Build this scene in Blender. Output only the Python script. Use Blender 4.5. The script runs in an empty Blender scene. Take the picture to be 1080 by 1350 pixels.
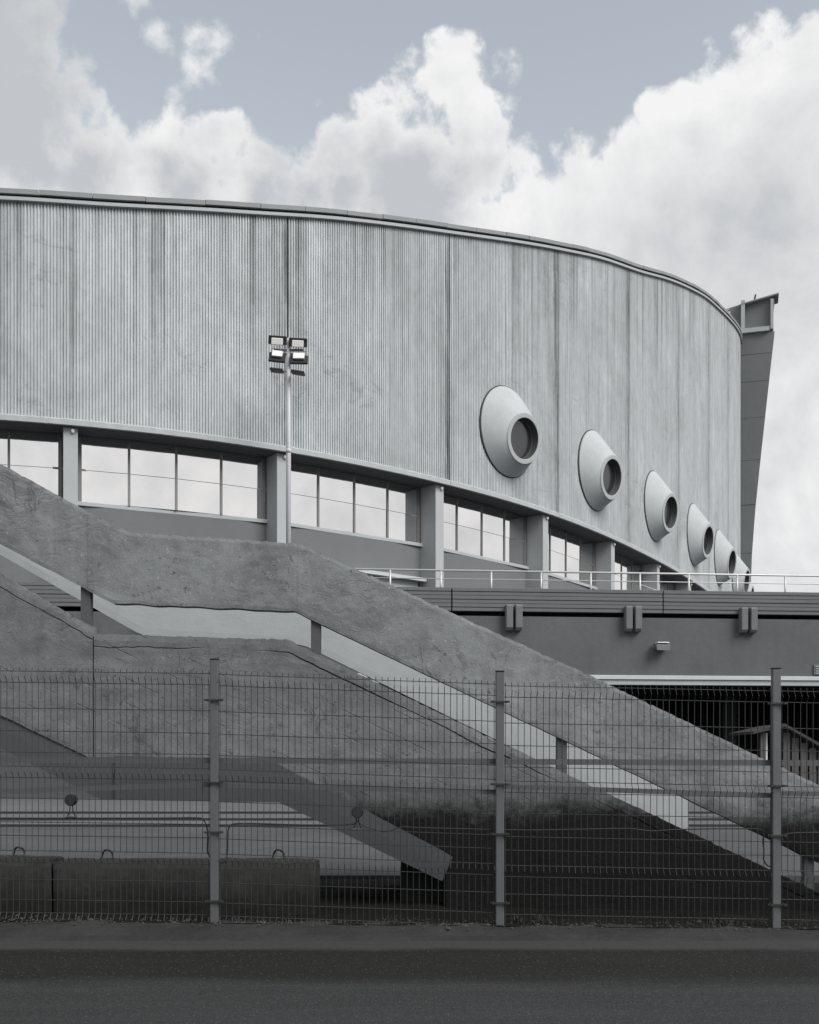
import bpy, math, random
from mathutils import Vector, noise as mnoise
random.seed(7)
R = math.radians
SC = bpy.context.scene
COL = SC.collection
# ------------------------------------------------------------------ camera
EYE = 1.5
F = 1500.0            # focal length in photograph pixels (1080 wide)
HZ = 1003.0           # eye level row in the photograph
cam_d = bpy.data.cameras.new('camera'); cam = bpy.data.objects.new('camera', cam_d); COL.objects.link(cam)
cam.location = (0, 0, EYE); cam.rotation_euler = (R(90), 0, 0)
cam_d.sensor_fit = 'VERTICAL'; cam_d.sensor_height = 36; cam_d.lens = 36 * F / 1350
cam_d.shift_y = (HZ - 675) / 1350
cam_d.clip_start = 0.1; cam_d.clip_end = 6000
SC.camera = cam
# ------------------------------------------------------------------ light
SUN_DIR = Vector((0.62, -0.52, 0.72)).normalized()     # towards the sun
sun_d = bpy.data.lights.new('sun', 'SUN'); sun_d.energy = 2.4; sun_d.angle = R(34); sun_d.color = (1.0, 0.98, 0.955)
sun = bpy.data.objects.new('sun', sun_d); COL.objects.link(sun)
sun.rotation_euler = (-SUN_DIR).to_track_quat('-Z', 'Y').to_euler()
SC.view_settings.view_transform = 'Standard'; SC.view_settings.look = 'None'
SC.view_settings.gamma = 1; SC.view_settings.use_curve_mapping = False
SC.view_settings.exposure = 0.5

# ------------------------------------------------------------------ node helper
class NT:
    def __init__(s, tree): s.t = tree; s.n = tree.nodes; s.l = tree.links
    def new(s, typ, **kw):
        nd = s.n.new(typ)
        for k, v in kw.items(): setattr(nd, k, v)
        return nd
    def put(s, sock, v):
        if isinstance(v, bpy.types.NodeSocket): s.l.new(v, sock)
        else: sock.default_value = v
    def math(s, op, a, b=None, c=None, clamp=False):
        nd = s.new('ShaderNodeMath', operation=op, use_clamp=clamp)
        for i, v in enumerate((a, b, c)):
            if v is not None: s.put(nd.inputs[i], v)
        return nd.outputs[0]
    def vmath(s, op, a, b=None, out=0):
        nd = s.new('ShaderNodeVectorMath', operation=op)
        s.put(nd.inputs[0], a)
        if b is not None: s.put(nd.inputs[1], b)
        return nd.outputs[out]
    def ramp(s, v, lo, hi, a=0.0, b=1.0, smooth=True):
        nd = s.new('ShaderNodeMapRange', interpolation_type='SMOOTHSTEP' if smooth else 'LINEAR')
        for k, q in zip(range(5), (v, lo, hi, a, b)): s.put(nd.inputs[k], q)
        return nd.outputs[0]
    def mix(s, f, a, b, mode='MIX'):
        nd = s.new('ShaderNodeMix', data_type='RGBA', blend_type=mode)
        s.put(nd.inputs[0], f); s.put(nd.inputs[6], a); s.put(nd.inputs[7], b)
        return nd.outputs[2]
    def noise(s, vec, scale, detail=4, rough=0.55, dist=0.0, out=0):
        nd = s.new('ShaderNodeTexNoise')
        s.put(nd.inputs['Vector'], vec)
        nd.inputs['Scale'].default_value = scale; nd.inputs['Detail'].default_value = detail
        nd.inputs['Roughness'].default_value = rough; nd.inputs['Distortion'].default_value = dist
        return nd.outputs[out]
    def mapping(s, vec, scale=(1, 1, 1), rot=(0, 0, 0), loc=(0, 0, 0)):
        nd = s.new('ShaderNodeMapping'); s.put(nd.inputs[0], vec)
        nd.inputs['Scale'].default_value = scale; nd.inputs['Rotation'].default_value = rot; nd.inputs['Location'].default_value = loc
        return nd.outputs[0]

# ------------------------------------------------------------------ world: pale sky with cumulus
world = bpy.data.worlds.new('World'); SC.world = world; world.use_nodes = True
w = NT(world.node_tree); w.n.clear()
wout = w.new('ShaderNodeOutputWorld'); bg = w.new('ShaderNodeBackground'); w.l.new(bg.outputs[0], wout.inputs[0])
bg.inputs['Strength'].default_value = 0.1
world.cycles.sampling_method = 'MANUAL'; world.cycles.sample_map_resolution = 512
sky = w.new('ShaderNodeTexSky', sky_type='NISHITA'); sky.sun_disc = False
sky.sun_elevation = math.asin(SUN_DIR.z); sky.sun_rotation = math.atan2(SUN_DIR.x, SUN_DIR.y)
sky.air_density = 1.0; sky.dust_density = 2.0; sky.ozone_density = 1.0
hsv = w.new('ShaderNodeHueSaturation'); w.l.new(sky.outputs[0], hsv.inputs['Color'])
hsv.inputs['Saturation'].default_value = 0.33; hsv.inputs['Hue'].default_value = 0.485; hsv.inputs['Value'].default_value = 1.0
BLUE_GAIN = 1.40
tc = w.new('ShaderNodeTexCoord'); dvec = w.vmath('NORMALIZE', tc.outputs['Generated'])
def sdir(px, py): return Vector(((px - 540) / F, 1.0, (HZ - py) / F)).normalized()
# every cloud is a heap of billows given by bearing, height and size on the sky dome
billows = [(601, 68, 30), (585, 108, 50), (612, 135, 55), (538, 140, 42), (500, 190, 62), (455, 200, 42), (645, 200, 46), (560, 250, 100), (440, 275, 90),
           (1085, 85, 88), (1000, 135, 88), (915, 178, 82), (835, 222, 76), (765, 240, 55), (900, 330, 180), (1060, 300, 200), (760, 345, 120),
           (-10, 40, 100), (25, 140, 95), (92, 112, 34), (120, 240, 90), (150, 168, 32), (225, 205, 50), (295, 185, 40), (215, 235, 80), (340, 235, 48), (50, 240, 120),
           (385, 232, 40), (1200, 60, 150), (-160, 120, 150)]
fld = None
nz_big = w.noise(dvec, 11.0, 6, 0.58, 0.25)
nz_fine = w.noise(dvec, 42.0, 5, 0.62, 0.3)
vor = w.new('ShaderNodeTexVoronoi', feature='SMOOTH_F1'); vor.inputs['Scale'].default_value = 34; vor.inputs['Smoothness'].default_value = .3
warp = w.new('ShaderNodeVectorMath', operation='SCALE'); w.l.new(w.vmath('SUBTRACT', w.noise(dvec, 30, 4, .6, out=1), (.5, .5, .5)), warp.inputs[0]); warp.inputs['Scale'].default_value = .035
w.l.new(w.vmath('ADD', dvec, warp.outputs[0]), vor.inputs['Vector'])
puff = w.math('SUBTRACT', .42, vor.outputs['Distance'])
disp = w.math('ADD', w.math('MULTIPLY', w.math('SUBTRACT', nz_big, 0.5), 0.055), w.math('MULTIPLY', w.math('SUBTRACT', nz_fine, 0.5), 0.026))
disp = w.math('ADD', disp, w.math('MULTIPLY', puff, .030))
for (px, py, r) in billows:
    c = sdir(px, py); rr = (sdir(px + r, py) - c).length
    d = w.vmath('DISTANCE', dvec, tuple(c), out=1)
    v = w.math('SUBTRACT', rr, d)
    fld = v if fld is None else w.math('SMOOTH_MAX', fld, v, 0.02)
sep = w.new('ShaderNodeSeparateXYZ'); w.l.new(dvec, sep.inputs[0])
low = w.math('SUBTRACT', sdir(540, 212).z, sep.outputs[2])            # cloud bank down to the skyline
fld = w.math('SMOOTH_MAX', fld, w.math('MULTIPLY', low, 0.8), 0.03)
# the rest of the sky: broken cloud of the same kind
ctr = sdir(540, 200)
away = w.ramp(w.vmath('DISTANCE', dvec, tuple(ctr), out=1), 0.36, 0.62, -0.32, 0.0)
gen = w.math('ADD', w.math('MULTIPLY', w.math('SUBTRACT', w.noise(dvec, 2.3, 5, 0.5, 0.3), 0.40), 0.9), away)
fld = w.math('MAXIMUM', fld, gen)
fd = w.math('ADD', fld, disp)
mask = w.ramp(fd, -0.003, 0.009)
# thin wisp
wisp = None
for (px, py, r) in [(212, 40, 26), (240, 78, 32), (288, 70, 30), (205, 12, 18), (225, 110, 14), (672, 128, 10)]:
    c = sdir(px, py); rr = (sdir(px + r, py) - c).length
    v = w.math('SUBTRACT', rr, w.vmath('DISTANCE', dvec, tuple(c), out=1))
    wisp = v if wisp is None else w.math('SMOOTH_MAX', wisp, v, 0.008)
wm = w.ramp(w.math('ADD', wisp, w.math('MULTIPLY', disp, 1.9)), -0.010, 0.022, 0.0, 0.85)
mask = w.math('MAXIMUM', mask, wm)
# shading of the cloud: bright crowns and rims, greyer bodies
relief = w.math('SUBTRACT', nz_big, w.noise(w.vmath('ADD', dvec, (-0.012, 0.0, 0.014)), 11.0, 6, 0.58, 0.25))
body = w.ramp(fd, 0.012, 0.085)
soft = w.noise(w.mapping(dvec, (1, 1, 1.6)), 5.0, 5, 0.5)
shade = w.math('ADD', w.math('MULTIPLY', body, 0.80), w.math('MULTIPLY', w.math('SUBTRACT', soft, 0.5), 1.2))
def heap(lst, sm):                              # shaded bellies of the heaps
    f_ = None
    for (px, py, r) in lst:
        c = sdir(px, py); rr = (sdir(px + r, py) - c).length
        v = w.math('SUBTRACT', rr, w.vmath('DISTANCE', dvec, tuple(c), out=1))
        f_ = v if f_ is None else w.math('SMOOTH_MAX', f_, v, sm)
    return f_
b1 = w.ramp(w.math('ADD', heap([(545, 265, 95), (455, 250, 60), (610, 230, 45), (10, 20, 130), (20, 150, 125), (110, 245, 95), (240, 250, 60), (375, 262, 70), (-200, 120, 230)], .03), w.math('MULTIPLY', disp, 1.4)), -0.03, 0.05, 0.0, 1.05)
b2 = w.ramp(w.math('ADD', heap([(990, 300, 130), (1090, 200, 90), (860, 330, 90), (1290, 240, 200)], .03), disp), -0.06, 0.10, 0.0, 0.62)
belly = w.math('MAXIMUM', b1, b2)
shade = w.math('SUBTRACT', w.math('ADD', w.math('MULTIPLY', shade, .40), belly), w.math('MULTIPLY', relief, 1.5))
shade = w.math('SUBTRACT', shade, w.math('MULTIPLY', puff, .16), clamp=True)
CW = 6.4
ccol = w.mix(shade, (CW, CW, CW * 1.0, 1), (CW * .60, CW * .62, CW * .65, 1))
bluec = w.mix(1.0, hsv.outputs[0], (BLUE_GAIN,) * 3 + (1,), 'MULTIPLY')
w.l.new(w.mix(mask, bluec, ccol), bg.inputs['Color'])

# ------------------------------------------------------------------ materials
MATS = {}
def base_mat(name):
    m = bpy.data.materials.new(name); m.use_nodes = True; MATS[name] = m
    nt = NT(m.node_tree); b = m.node_tree.nodes['Principled BSDF']
    return m, nt, b
def g(v, t=(1.0, 1.0, 1.0)): return (v * t[0], v * t[1], v * t[2], 1)
COOL = (0.95, 1.0, 1.03)
def concrete(name, val, var=0.25, scale=1.5, bump=0.3, rough=0.9, streak=0.0, ground_shade=None, fine=40, tint=COOL, strokes=0.0, boards=0.0):
    m, n, b = base_mat(name)
    geo = n.new('ShaderNodeNewGeometry'); P = geo.outputs['Position']
    big = n.noise(P, scale, 6, 0.6); mid = n.noise(P, scale * 7, 5, 0.65); fin = n.noise(P, fine, 3, 0.6)
    k = n.math('ADD', n.math('MULTIPLY', n.math('SUBTRACT', big, .5), 1.3), n.math('ADD', n.math('MULTIPLY', n.math('SUBTRACT', mid, .5), .7), n.math('MULTIPLY', n.math('SUBTRACT', fin, .5), .55)))
    if streak:
        st = n.noise(n.mapping(P, (6, 6, .25)), 1.0, 4, 0.6)
        k = n.math('ADD', k, n.math('MULTIPLY', n.math('SUBTRACT', st, .5), streak))
    k = n.math('MULTIPLY_ADD', k, var, 1.0)
    k = n.math('MAXIMUM', k, 0.2)
    col = n.mix(1.0, g(val, tint), n.new('ShaderNodeCombineColor').outputs[0], 'MULTIPLY')
    cc = col.node.inputs[7].links[0].from_node
    for i in range(3): n.l.new(k, cc.inputs[i])
    hgt = n.math('ADD', n.math('MULTIPLY', mid, 0.6), n.math('MULTIPLY', fin, 0.25))
    if strokes:
        # trowel strokes, torn ridges and pits of the render coat
        wob = n.vmath('SUBTRACT', n.noise(P, 1.6, 3, .6, out=1), (.5, .5, .5))
        sc = n.new('ShaderNodeVectorMath', operation='SCALE'); n.l.new(wob, sc.inputs[0]); sc.inputs['Scale'].default_value = .5
        Pd = n.vmath('ADD', P, sc.outputs[0])
        def ridges(vec, width): 
            q = n.noise(vec, 1.0, 2, .55, .4)
            return n.math('SUBTRACT', 1.0, n.math('MULTIPLY', n.math('ABSOLUTE', n.math('SUBTRACT', q, .5)), width), clamp=True)
        r1 = n.math('MULTIPLY', ridges(n.mapping(Pd, (1.4, 1, 7), (0, R(27), 0)), 16), n.ramp(n.noise(P, 1.3, 3, .6), .50, .60))
        r2 = n.math('MULTIPLY', ridges(n.mapping(Pd, (5, 1, 2.2), (0, R(-35), 0)), 20), n.ramp(n.noise(P, 1.7, 3, .6, .2), .55, .64))
        pit = n.math('MAXIMUM', n.math('MULTIPLY', n.ramp(n.noise(P, 17, 5, .7), .58, .68), n.ramp(n.noise(P, 2.1, 3, .6), .44, .58)), n.ramp(n.noise(n.mapping(P, (1, 1, 2.2), (0, R(20), 0)), 9, 5, .72, .5), .63, .70))
        fleck = n.ramp(n.noise(P, 33, 4, .65), .60, .72)
        smear = n.noise(n.mapping(Pd, (1.2, 1, 4), (0, R(22), 0)), 1.6, 6, .68)
        hgt = n.math('ADD', n.math('MULTIPLY', hgt, 1.0), n.math('MULTIPLY', n.math('ADD', smear, n.math('SUBTRACT', n.math('ADD', n.math('MULTIPLY', r1, .35), n.math('MULTIPLY', r2, .5)), n.math('MULTIPLY', pit, .5))), strokes))
        col = n.mix(n.math('MULTIPLY', n.math('MAXIMUM', n.math('MULTIPLY', r2, .8), pit), .85), col, g(val * .36, tint))
        col = n.mix(n.ramp(smear, .35, .7, 0, .42), col, g(val * 1.5, tint))
        col = n.mix(n.math('MULTIPLY', fleck, .7), col, g(val * 2.0, tint))
        col = n.mix(n.math('MULTIPLY', r1, .28), col, g(val * .55, tint))
    if boards:
        # marks of the formwork boards, laid along the slope of the flights
        bq = n.new('ShaderNodeSeparateXYZ'); n.l.new(n.mapping(P, (1, 1, 1), (0, R(-26), 0)), bq.inputs[0])
        fr = n.math('PINGPONG', n.math('ADD', bq.outputs[2], n.math('MULTIPLY', n.noise(P, .8, 3, .6), .05)), .11)
        ln = n.math('MULTIPLY', n.ramp(fr, .0, .006, 1, 0), n.ramp(n.noise(P, 2.3, 5, .7), .50, .62))
        bid = n.noise(n.mapping(P, (.15, .1, 4.5), (0, R(-26), 0)), 1.0, 2, .5)
        col = n.mix(n.math('MULTIPLY', ln, boards), col, g(val * .45, tint))
        col = n.mix(n.ramp(bid, .40, .60, 0, .35), col, g(val * .72, tint))
        hgt = n.math('SUBTRACT', hgt, n.math('MULTIPLY', ln, .6))
    if ground_shade:
        zc, cv, edge = ground_shade
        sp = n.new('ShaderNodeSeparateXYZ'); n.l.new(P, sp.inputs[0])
        # shade painted into the colour toward the ground, noise breaking its upper margin
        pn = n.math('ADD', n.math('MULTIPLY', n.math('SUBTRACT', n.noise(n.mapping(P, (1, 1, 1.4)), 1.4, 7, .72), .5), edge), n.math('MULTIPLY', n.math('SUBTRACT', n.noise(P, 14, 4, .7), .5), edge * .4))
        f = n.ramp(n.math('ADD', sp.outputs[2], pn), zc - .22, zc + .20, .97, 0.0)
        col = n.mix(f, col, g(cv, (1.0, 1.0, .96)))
    n.l.new(col, b.inputs['Base Color'])
    b.inputs['Roughness'].default_value = rough; b.inputs['Specular IOR Level'].default_value = 0.10
    bp = n.new('ShaderNodeBump'); bp.inputs['Strength'].default_value = bump; bp.inputs['Distance'].default_value = 0.012 if strokes else 0.03
    n.l.new(hgt, bp.inputs['Height']); n.l.new(bp.outputs[0], b.inputs['Normal'])
    return m
def wallmat():
    m, n, b = base_mat('ribbed_concrete')
    uv = n.new('ShaderNodeUVMap').outputs[0]
    geo = n.new('ShaderNodeNewGeometry'); P = geo.outputs['Position']
    s1 = n.noise(n.mapping(uv, (1.3, .06, 1)), 1.0, 6, 0.65, .5)
    s2 = n.noise(n.mapping(uv, (5.0, .07, 1)), 1.0, 5, 0.68, .3)
    pt = n.noise(n.mapping(uv, (.30, .22, 1)), 1.0, 7, 0.66, .8)
    fin = n.noise(n.mapping(uv, (3.2, 1.3, 1)), 1.0, 7, 0.74, .4)
    at = n.new('ShaderNodeAttribute', attribute_name='below_top'); bt = at.outputs['Fac']
    # rain streaks running down from the coping
    run = n.math('MULTIPLY', n.ramp(n.noise(n.mapping(uv, (2.4, .02, 1), loc=(31, 7, 0)), 1.0, 4, .6), .47, .70), n.ramp(n.math('ADD', bt, n.math('MULTIPLY', s1, 6.0)), 2.5, 12.0, 1.0, 0.12))
    run2 = n.math('MULTIPLY', n.ramp(s2, .52, .74), n.ramp(pt, .40, .62, .25, 1.0))
    jt = n.new('ShaderNodeAttribute', attribute_name='joint').outputs['Fac']
    jst = n.math('MULTIPLY', jt, n.ramp(n.noise(n.mapping(uv, (5.0, .16, 1), loc=(3, 9, 0)), 1.0, 6, .7, .4), .36, .62))
    crk = n.noise(n.mapping(uv, (.25, .55, 1), (0, 0, R(14))), 1.0, 4, .6, .8)
    crack = n.math('MULTIPLY', n.math('SUBTRACT', 1.0, n.math('MULTIPLY', n.math('ABSOLUTE', n.math('SUBTRACT', crk, .5)), 90), clamp=True), n.ramp(n.noise(n.mapping(uv, (.18, .3, 1), loc=(8, 1, 0)), 1.0, 3, .5), .54, .62))
    k = n.math('ADD', 1.0, n.math('MULTIPLY', n.math('SUBTRACT', s1, .5), .34))
    k = n.math('ADD', k, n.math('MULTIPLY', n.math('SUBTRACT', pt, .5), .72))
    k = n.math('ADD', k, n.math('MULTIPLY', n.math('SUBTRACT', fin, .5), .55))
    k = n.math('SUBTRACT', k, n.math('MULTIPLY', run, .44))
    k = n.math('SUBTRACT', k, n.math('MULTIPLY', run2, .46))
    k = n.math('SUBTRACT', k, n.math('MULTIPLY', jst, .62))
    k = n.math('SUBTRACT', k, n.math('MULTIPLY', crack, .18))
    k = n.math('MAXIMUM', k, .2)
    col = n.mix(1.0, g(WALL_V, COOL), n.new('ShaderNodeCombineColor').outputs[0], 'MULTIPLY')
    cc = col.node.inputs[7].links[0].from_node
    for i in range(3): n.l.new(k, cc.inputs[i])
    n.l.new(col, b.inputs['Base Color'])
    b.inputs['Roughness'].default_value = .9; b.inputs['Specular IOR Level'].default_value = .2
    bp = n.new('ShaderNodeBump'); bp.inputs['Strength'].default_value = .5; bp.inputs['Distance'].default_value = .03
    n.l.new(fin, bp.inputs['Height']); n.l.new(bp.outputs[0], b.inputs['Normal'])
    return m
def metal(name, val, rough=.5, met=.0, tint=(1, 1, 1), var=.15):
    m, n, b = base_mat(name)
    geo = n.new('ShaderNodeNewGeometry')
    k = n.math('MULTIPLY_ADD', n.math('SUBTRACT', n.noise(geo.outputs['Position'], 9, 5, .7), .5), var * 2, 1.0)
    col = n.mix(1.0, g(val, tint), n.new('ShaderNodeCombineColor').outputs[0], 'MULTIPLY')
    cc = col.node.inputs[7].links[0].from_node
    for i in range(3): n.l.new(k, cc.inputs[i])
    n.l.new(col, b.inputs['Base Color'])
    b.inputs['Roughness'].default_value = rough; b.inputs['Metallic'].default_value = met
    return m
def glassmat(name, refl=.8, tint=(1, .985, .985)):
    m, n, b = base_mat(name)
    b.inputs['Base Color'].default_value = (.02, .022, .025, 1); b.inputs['Roughness'].default_value = .3
    gl = n.new('ShaderNodeBsdfGlossy'); gl.inputs['Roughness'].default_value = .015
    gl.inputs['Color'].default_value = (.95 * tint[0], .95 * tint[1], .95 * tint[2], 1)
    geo = n.new('ShaderNodeNewGeometry')
    bp = n.new('ShaderNodeBump'); bp.inputs['Strength'].default_value = .02; bp.inputs['Distance'].default_value = .05
    n.l.new(n.noise(geo.outputs['Position'], .9, 2, .5), bp.inputs['Height']); n.l.new(bp.outputs[0], gl.inputs['Normal'])
    mx = n.new('ShaderNodeMixShader'); mx.inputs[0].default_value = refl
    n.l.new(b.outputs[0], mx.inputs[1]); n.l.new(gl.outputs[0], mx.inputs[2])
    n.l.new(mx.outputs[0], m.node_tree.nodes['Material Output'].inputs[0])
    return m
def asphalt():
    m, n, b = base_mat('asphalt')
    geo = n.new('ShaderNodeNewGeometry'); P = geo.outputs['Position']
    big = n.noise(n.mapping(P, (.25, 1.6, 1)), 1.0, 6, .65); fin = n.noise(P, 75, 4, .75); mid = n.noise(P, 22, 5, .7)
    vo = n.new('ShaderNodeTexVoronoi'); vo.inputs['Scale'].default_value = 48; n.l.new(P, vo.inputs['Vector'])
    spr = n.new('ShaderNodeSeparateColor'); n.l.new(vo.outputs['Color'], spr.inputs[0])
    chip = n.math('MULTIPLY', n.ramp(spr.outputs[0], .80, .98), n.ramp(vo.outputs['Distance'], .15, .5, 1, 0))
    sp = n.new('ShaderNodeSeparateXYZ'); n.l.new(P, sp.inputs[0])
    # older worn lane, newer dark surfacing laid along the edge
    yy = n.math('ADD', sp.outputs[1], n.math('MULTIPLY', n.math('SUBTRACT', n.noise(n.mapping(P, (.5, 2, 1)), 1.0, 6, .7), .5), .7))
    strip = n.ramp(yy, 7.45, 8.0)
    k = n.math('ADD', n.math('MULTIPLY', n.math('SUBTRACT', big, .5), 1.0), n.math('ADD', n.math('MULTIPLY', n.math('SUBTRACT', fin, .5), 3.2), n.math('MULTIPLY', n.math('SUBTRACT', mid, .5), 1.2)))
    k = n.math('MAXIMUM', n.math('ADD', k, 1.0), .15)
    col = n.mix(1.0, n.mix(strip, g(.031, (.97, 1, 1.03)), g(.0125, (1, 1, .96))), n.new('ShaderNodeCombineColor').outputs[0], 'MULTIPLY')
    cc = col.node.inputs[7].links[0].from_node
    for i in range(3): n.l.new(k, cc.inputs[i])
    col = n.mix(n.math('MULTIPLY', chip, .6), col, g(.10))
    # pale dust blown against the edge of the carriageway
    dy = n.math('ADD', sp.outputs[1], n.math('MULTIPLY', n.math('SUBTRACT', n.noise(n.mapping(P, (.7, 3, 1)), 1.0, 7, .75), .5), .45))
    dust = n.mix(n.noise(P, 30, 5, .75), g(.024), g(.056))
    col = n.mix(n.ramp(dy, 8.92, 9.16), col, dust)
    n.l.new(col, b.inputs['Base Color']); b.inputs['Roughness'].default_value = .85; b.inputs['Specular IOR Level'].default_value = .15
    bp = n.new('ShaderNodeBump'); bp.inputs['Strength'].default_value = .5; bp.inputs['Distance'].default_value = .006
    n.l.new(n.math('ADD', fin, chip), bp.inputs['Height']); n.l.new(bp.outputs[0], b.inputs['Normal'])
    return m
WALL_V = 0.505
wallmat(); asphalt()
concrete('smooth_concrete', .40, .16, .8, .25, streak=.3)
concrete('cone_concrete', .42, .22, .9, .15, streak=.5)
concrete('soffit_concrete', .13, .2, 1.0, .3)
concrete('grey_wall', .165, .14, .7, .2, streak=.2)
concrete('column_concrete', .40, .12, .9, .2, streak=.4)
concrete('coping_metal', .27, .2, .7, .2, rough=.7)
concrete('fin_concrete', .17, .22, .35, .2, streak=.5)
concrete('stair_render', .182, 1.1, .8, 1.0, strokes=.42, streak=.5, ground_shade=(1.0, .008, .75), fine=60)
concrete('stringer_render', .142, 1.1, .8, 1.0, strokes=.38, streak=.4, boards=.4, ground_shade=(1.10, .008, .75), fine=60)
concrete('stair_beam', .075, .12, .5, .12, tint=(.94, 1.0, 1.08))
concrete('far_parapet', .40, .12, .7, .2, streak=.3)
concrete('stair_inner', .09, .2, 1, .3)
concrete('terrace_wall', .112, .35, .6, .4, streak=.4)
concrete('terrace_plank', .145, .2, .5, .2)
concrete('bracket', .16, .25, 3, .5)
concrete('white_ledge', .5, .15, 1.5, .2)
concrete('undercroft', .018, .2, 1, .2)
concrete('block', .050, .5, 2.0, .35, ground_shade=(.34, .018, .45), tint=(1, 1, .985))
concrete('plaza', .080, .6, .35, .3, tint=(.97, 1, 1.05), fine=20)
concrete('plaza_edge', .12, .3, .8, .3)
concrete('soil', .011, .7, 2.0, 1.0, fine=90, tint=(1, .98, .9))
concrete('shoulder', .034, .9, 1.3, .8, fine=55, tint=(1, 1, 1.02))
concrete('stone', .06, .4, 9, .4, tint=(1, .98, .94))
concrete('far_wall_paint', .085, .15, .3, .2)
metal('galvanised', .11, .5, .35, (.97, 1, 1.04))
metal('fence_wire', .045, .5, .4, (.97, 1, 1.02))
metal('railing_steel', .52, .45, .3)
metal('pole_paint', .47, .5, .0, (.98, .98, 1.06), .06)
metal('black_housing', .012, .5)
metal('lamp_white', .8, .5)
metal('rubber', .02, .55)
metal('iron', .03, .6, .3, (1.05, 1, .95))
metal('mullion', .18, .5, .2)
metal('dark_board', .035, .8)
metal('hut_board', .07, .8, 0, (1.02, 1, .98), .4)
metal('weed', .03, .8, 0, (1.0, 1.0, .8), .4)
glassmat('window_glass', .94, (1, .98, .97))
glassmat('dark_glass', .055)
M = MATS

# ------------------------------------------------------------------ object helpers
def link(name, verts, faces, mat, parent=None, uvs=None, smooth=False, attr=None):
    me = bpy.data.meshes.new(name); me.from_pydata(verts, [], faces); me.update()
    if mat: me.materials.append(M[mat])
    if uvs:
        ul = me.uv_layers.new(name='UVMap')
        for lp in me.loops: ul.data[lp.index].uv = uvs[lp.vertex_index]
    if attr:
        a = me.attributes.new('below_top', 'FLOAT', 'POINT'); a.data.foreach_set('value', attr)
    if smooth: me.polygons.foreach_set('use_smooth', [True] * len(me.polygons))
    o = bpy.data.objects.new(name, me); COL.objects.link(o)
    if parent: o.parent = parent
    return o
def thing(name, label, cat, loc=(0, 0, 0), rz=0, group=None):
    o = bpy.data.objects.new(name, None); COL.objects.link(o); o.location = loc; o.rotation_euler = (0, 0, rz)
    o.empty_display_size = .2
    tag(o, label, cat, group); return o
def tag(o, label, cat, group=None):
    o['label'] = label; o['category'] = cat
    if group: o['group'] = group
    return o
def struct(o): o['kind'] = 'structure'; return o
def stuff(o): o['kind'] = 'stuff'; return o
class MB:
    def __init__(s): s.v = []; s.f = []
    def add(s, v, f):
        k = len(s.v); s.v += [tuple(q) for q in v]; s.f += [tuple(i + k for i in q) for q in f]; return s
    def box(s, x0, x1, y0, y1, z0, z1, c=0.0):
        if c:
            pr = [(x0 + c, y0), (x1 - c, y0), (x1, y0 + c), (x1, y1 - c), (x1 - c, y1), (x0 + c, y1), (x0, y1 - c), (x0, y0 + c)]
            m = len(pr); lv = [(z0, c), (z0 + c, 0), (z1 - c, 0), (z1, c)]
            cx, cy = (x0 + x1) / 2, (y0 + y1) / 2; v = []
            for z, ins in lv:
                for x, y in pr:
                    v.append((x + (ins if x < cx else -ins), y + (ins if y < cy else -ins), z))
            f = [tuple(range(m - 1, -1, -1)), tuple(range(3 * m, 4 * m))]
            for r in range(3):
                for i in range(m): j = (i + 1) % m; f.append((r * m + i, r * m + j, (r + 1) * m + j, (r + 1) * m + i))
            return s.add(v, f)
        v = [(x0, y0, z0), (x1, y0, z0), (x1, y1, z0), (x0, y1, z0), (x0, y0, z1), (x1, y0, z1), (x1, y1, z1), (x0, y1, z1)]
        return s.add(v, [(3, 2, 1, 0), (4, 5, 6, 7), (0, 1, 5, 4), (1, 2, 6, 5), (2, 3, 7, 6), (3, 0, 4, 7)])
    def tube(s, pts, r, n=6, cap=True):
        pts = [Vector(p) for p in pts]; rings = []
        for i, p in enumerate(pts):
            t = (pts[min(i + 1, len(pts) - 1)] - pts[max(i - 1, 0)]).normalized()
            a = Vector((0, 0, 1)) if abs(t.z) < .9 else Vector((0, 1, 0))
            u = t.cross(a).normalized(); q = t.cross(u).normalized()
            rr = r[i] if isinstance(r, (list, tuple)) else r
            rings.append([p + (u * math.cos(2 * math.pi * k / n) + q * math.sin(2 * math.pi * k / n)) * rr for k in range(n)])
        v = [q for rg in rings for q in rg]; f = []
        for i in range(len(rings) - 1):
            for k in range(n):
                j = (k + 1) % n; f.append((i * n + k, (i + 1) * n + k, (i + 1) * n + j, i * n + j))
        if cap: f += [tuple(range(n)), tuple(range(len(v) - 1, len(v) - 1 - n, -1))]
        return s.add(v, f)
    def build(s, name, mat, parent=None, smooth=False, loc=None):
        o = link(name, s.v, s.f, mat, parent, smooth=smooth)
        if loc: o.location = loc
        return o

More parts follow.
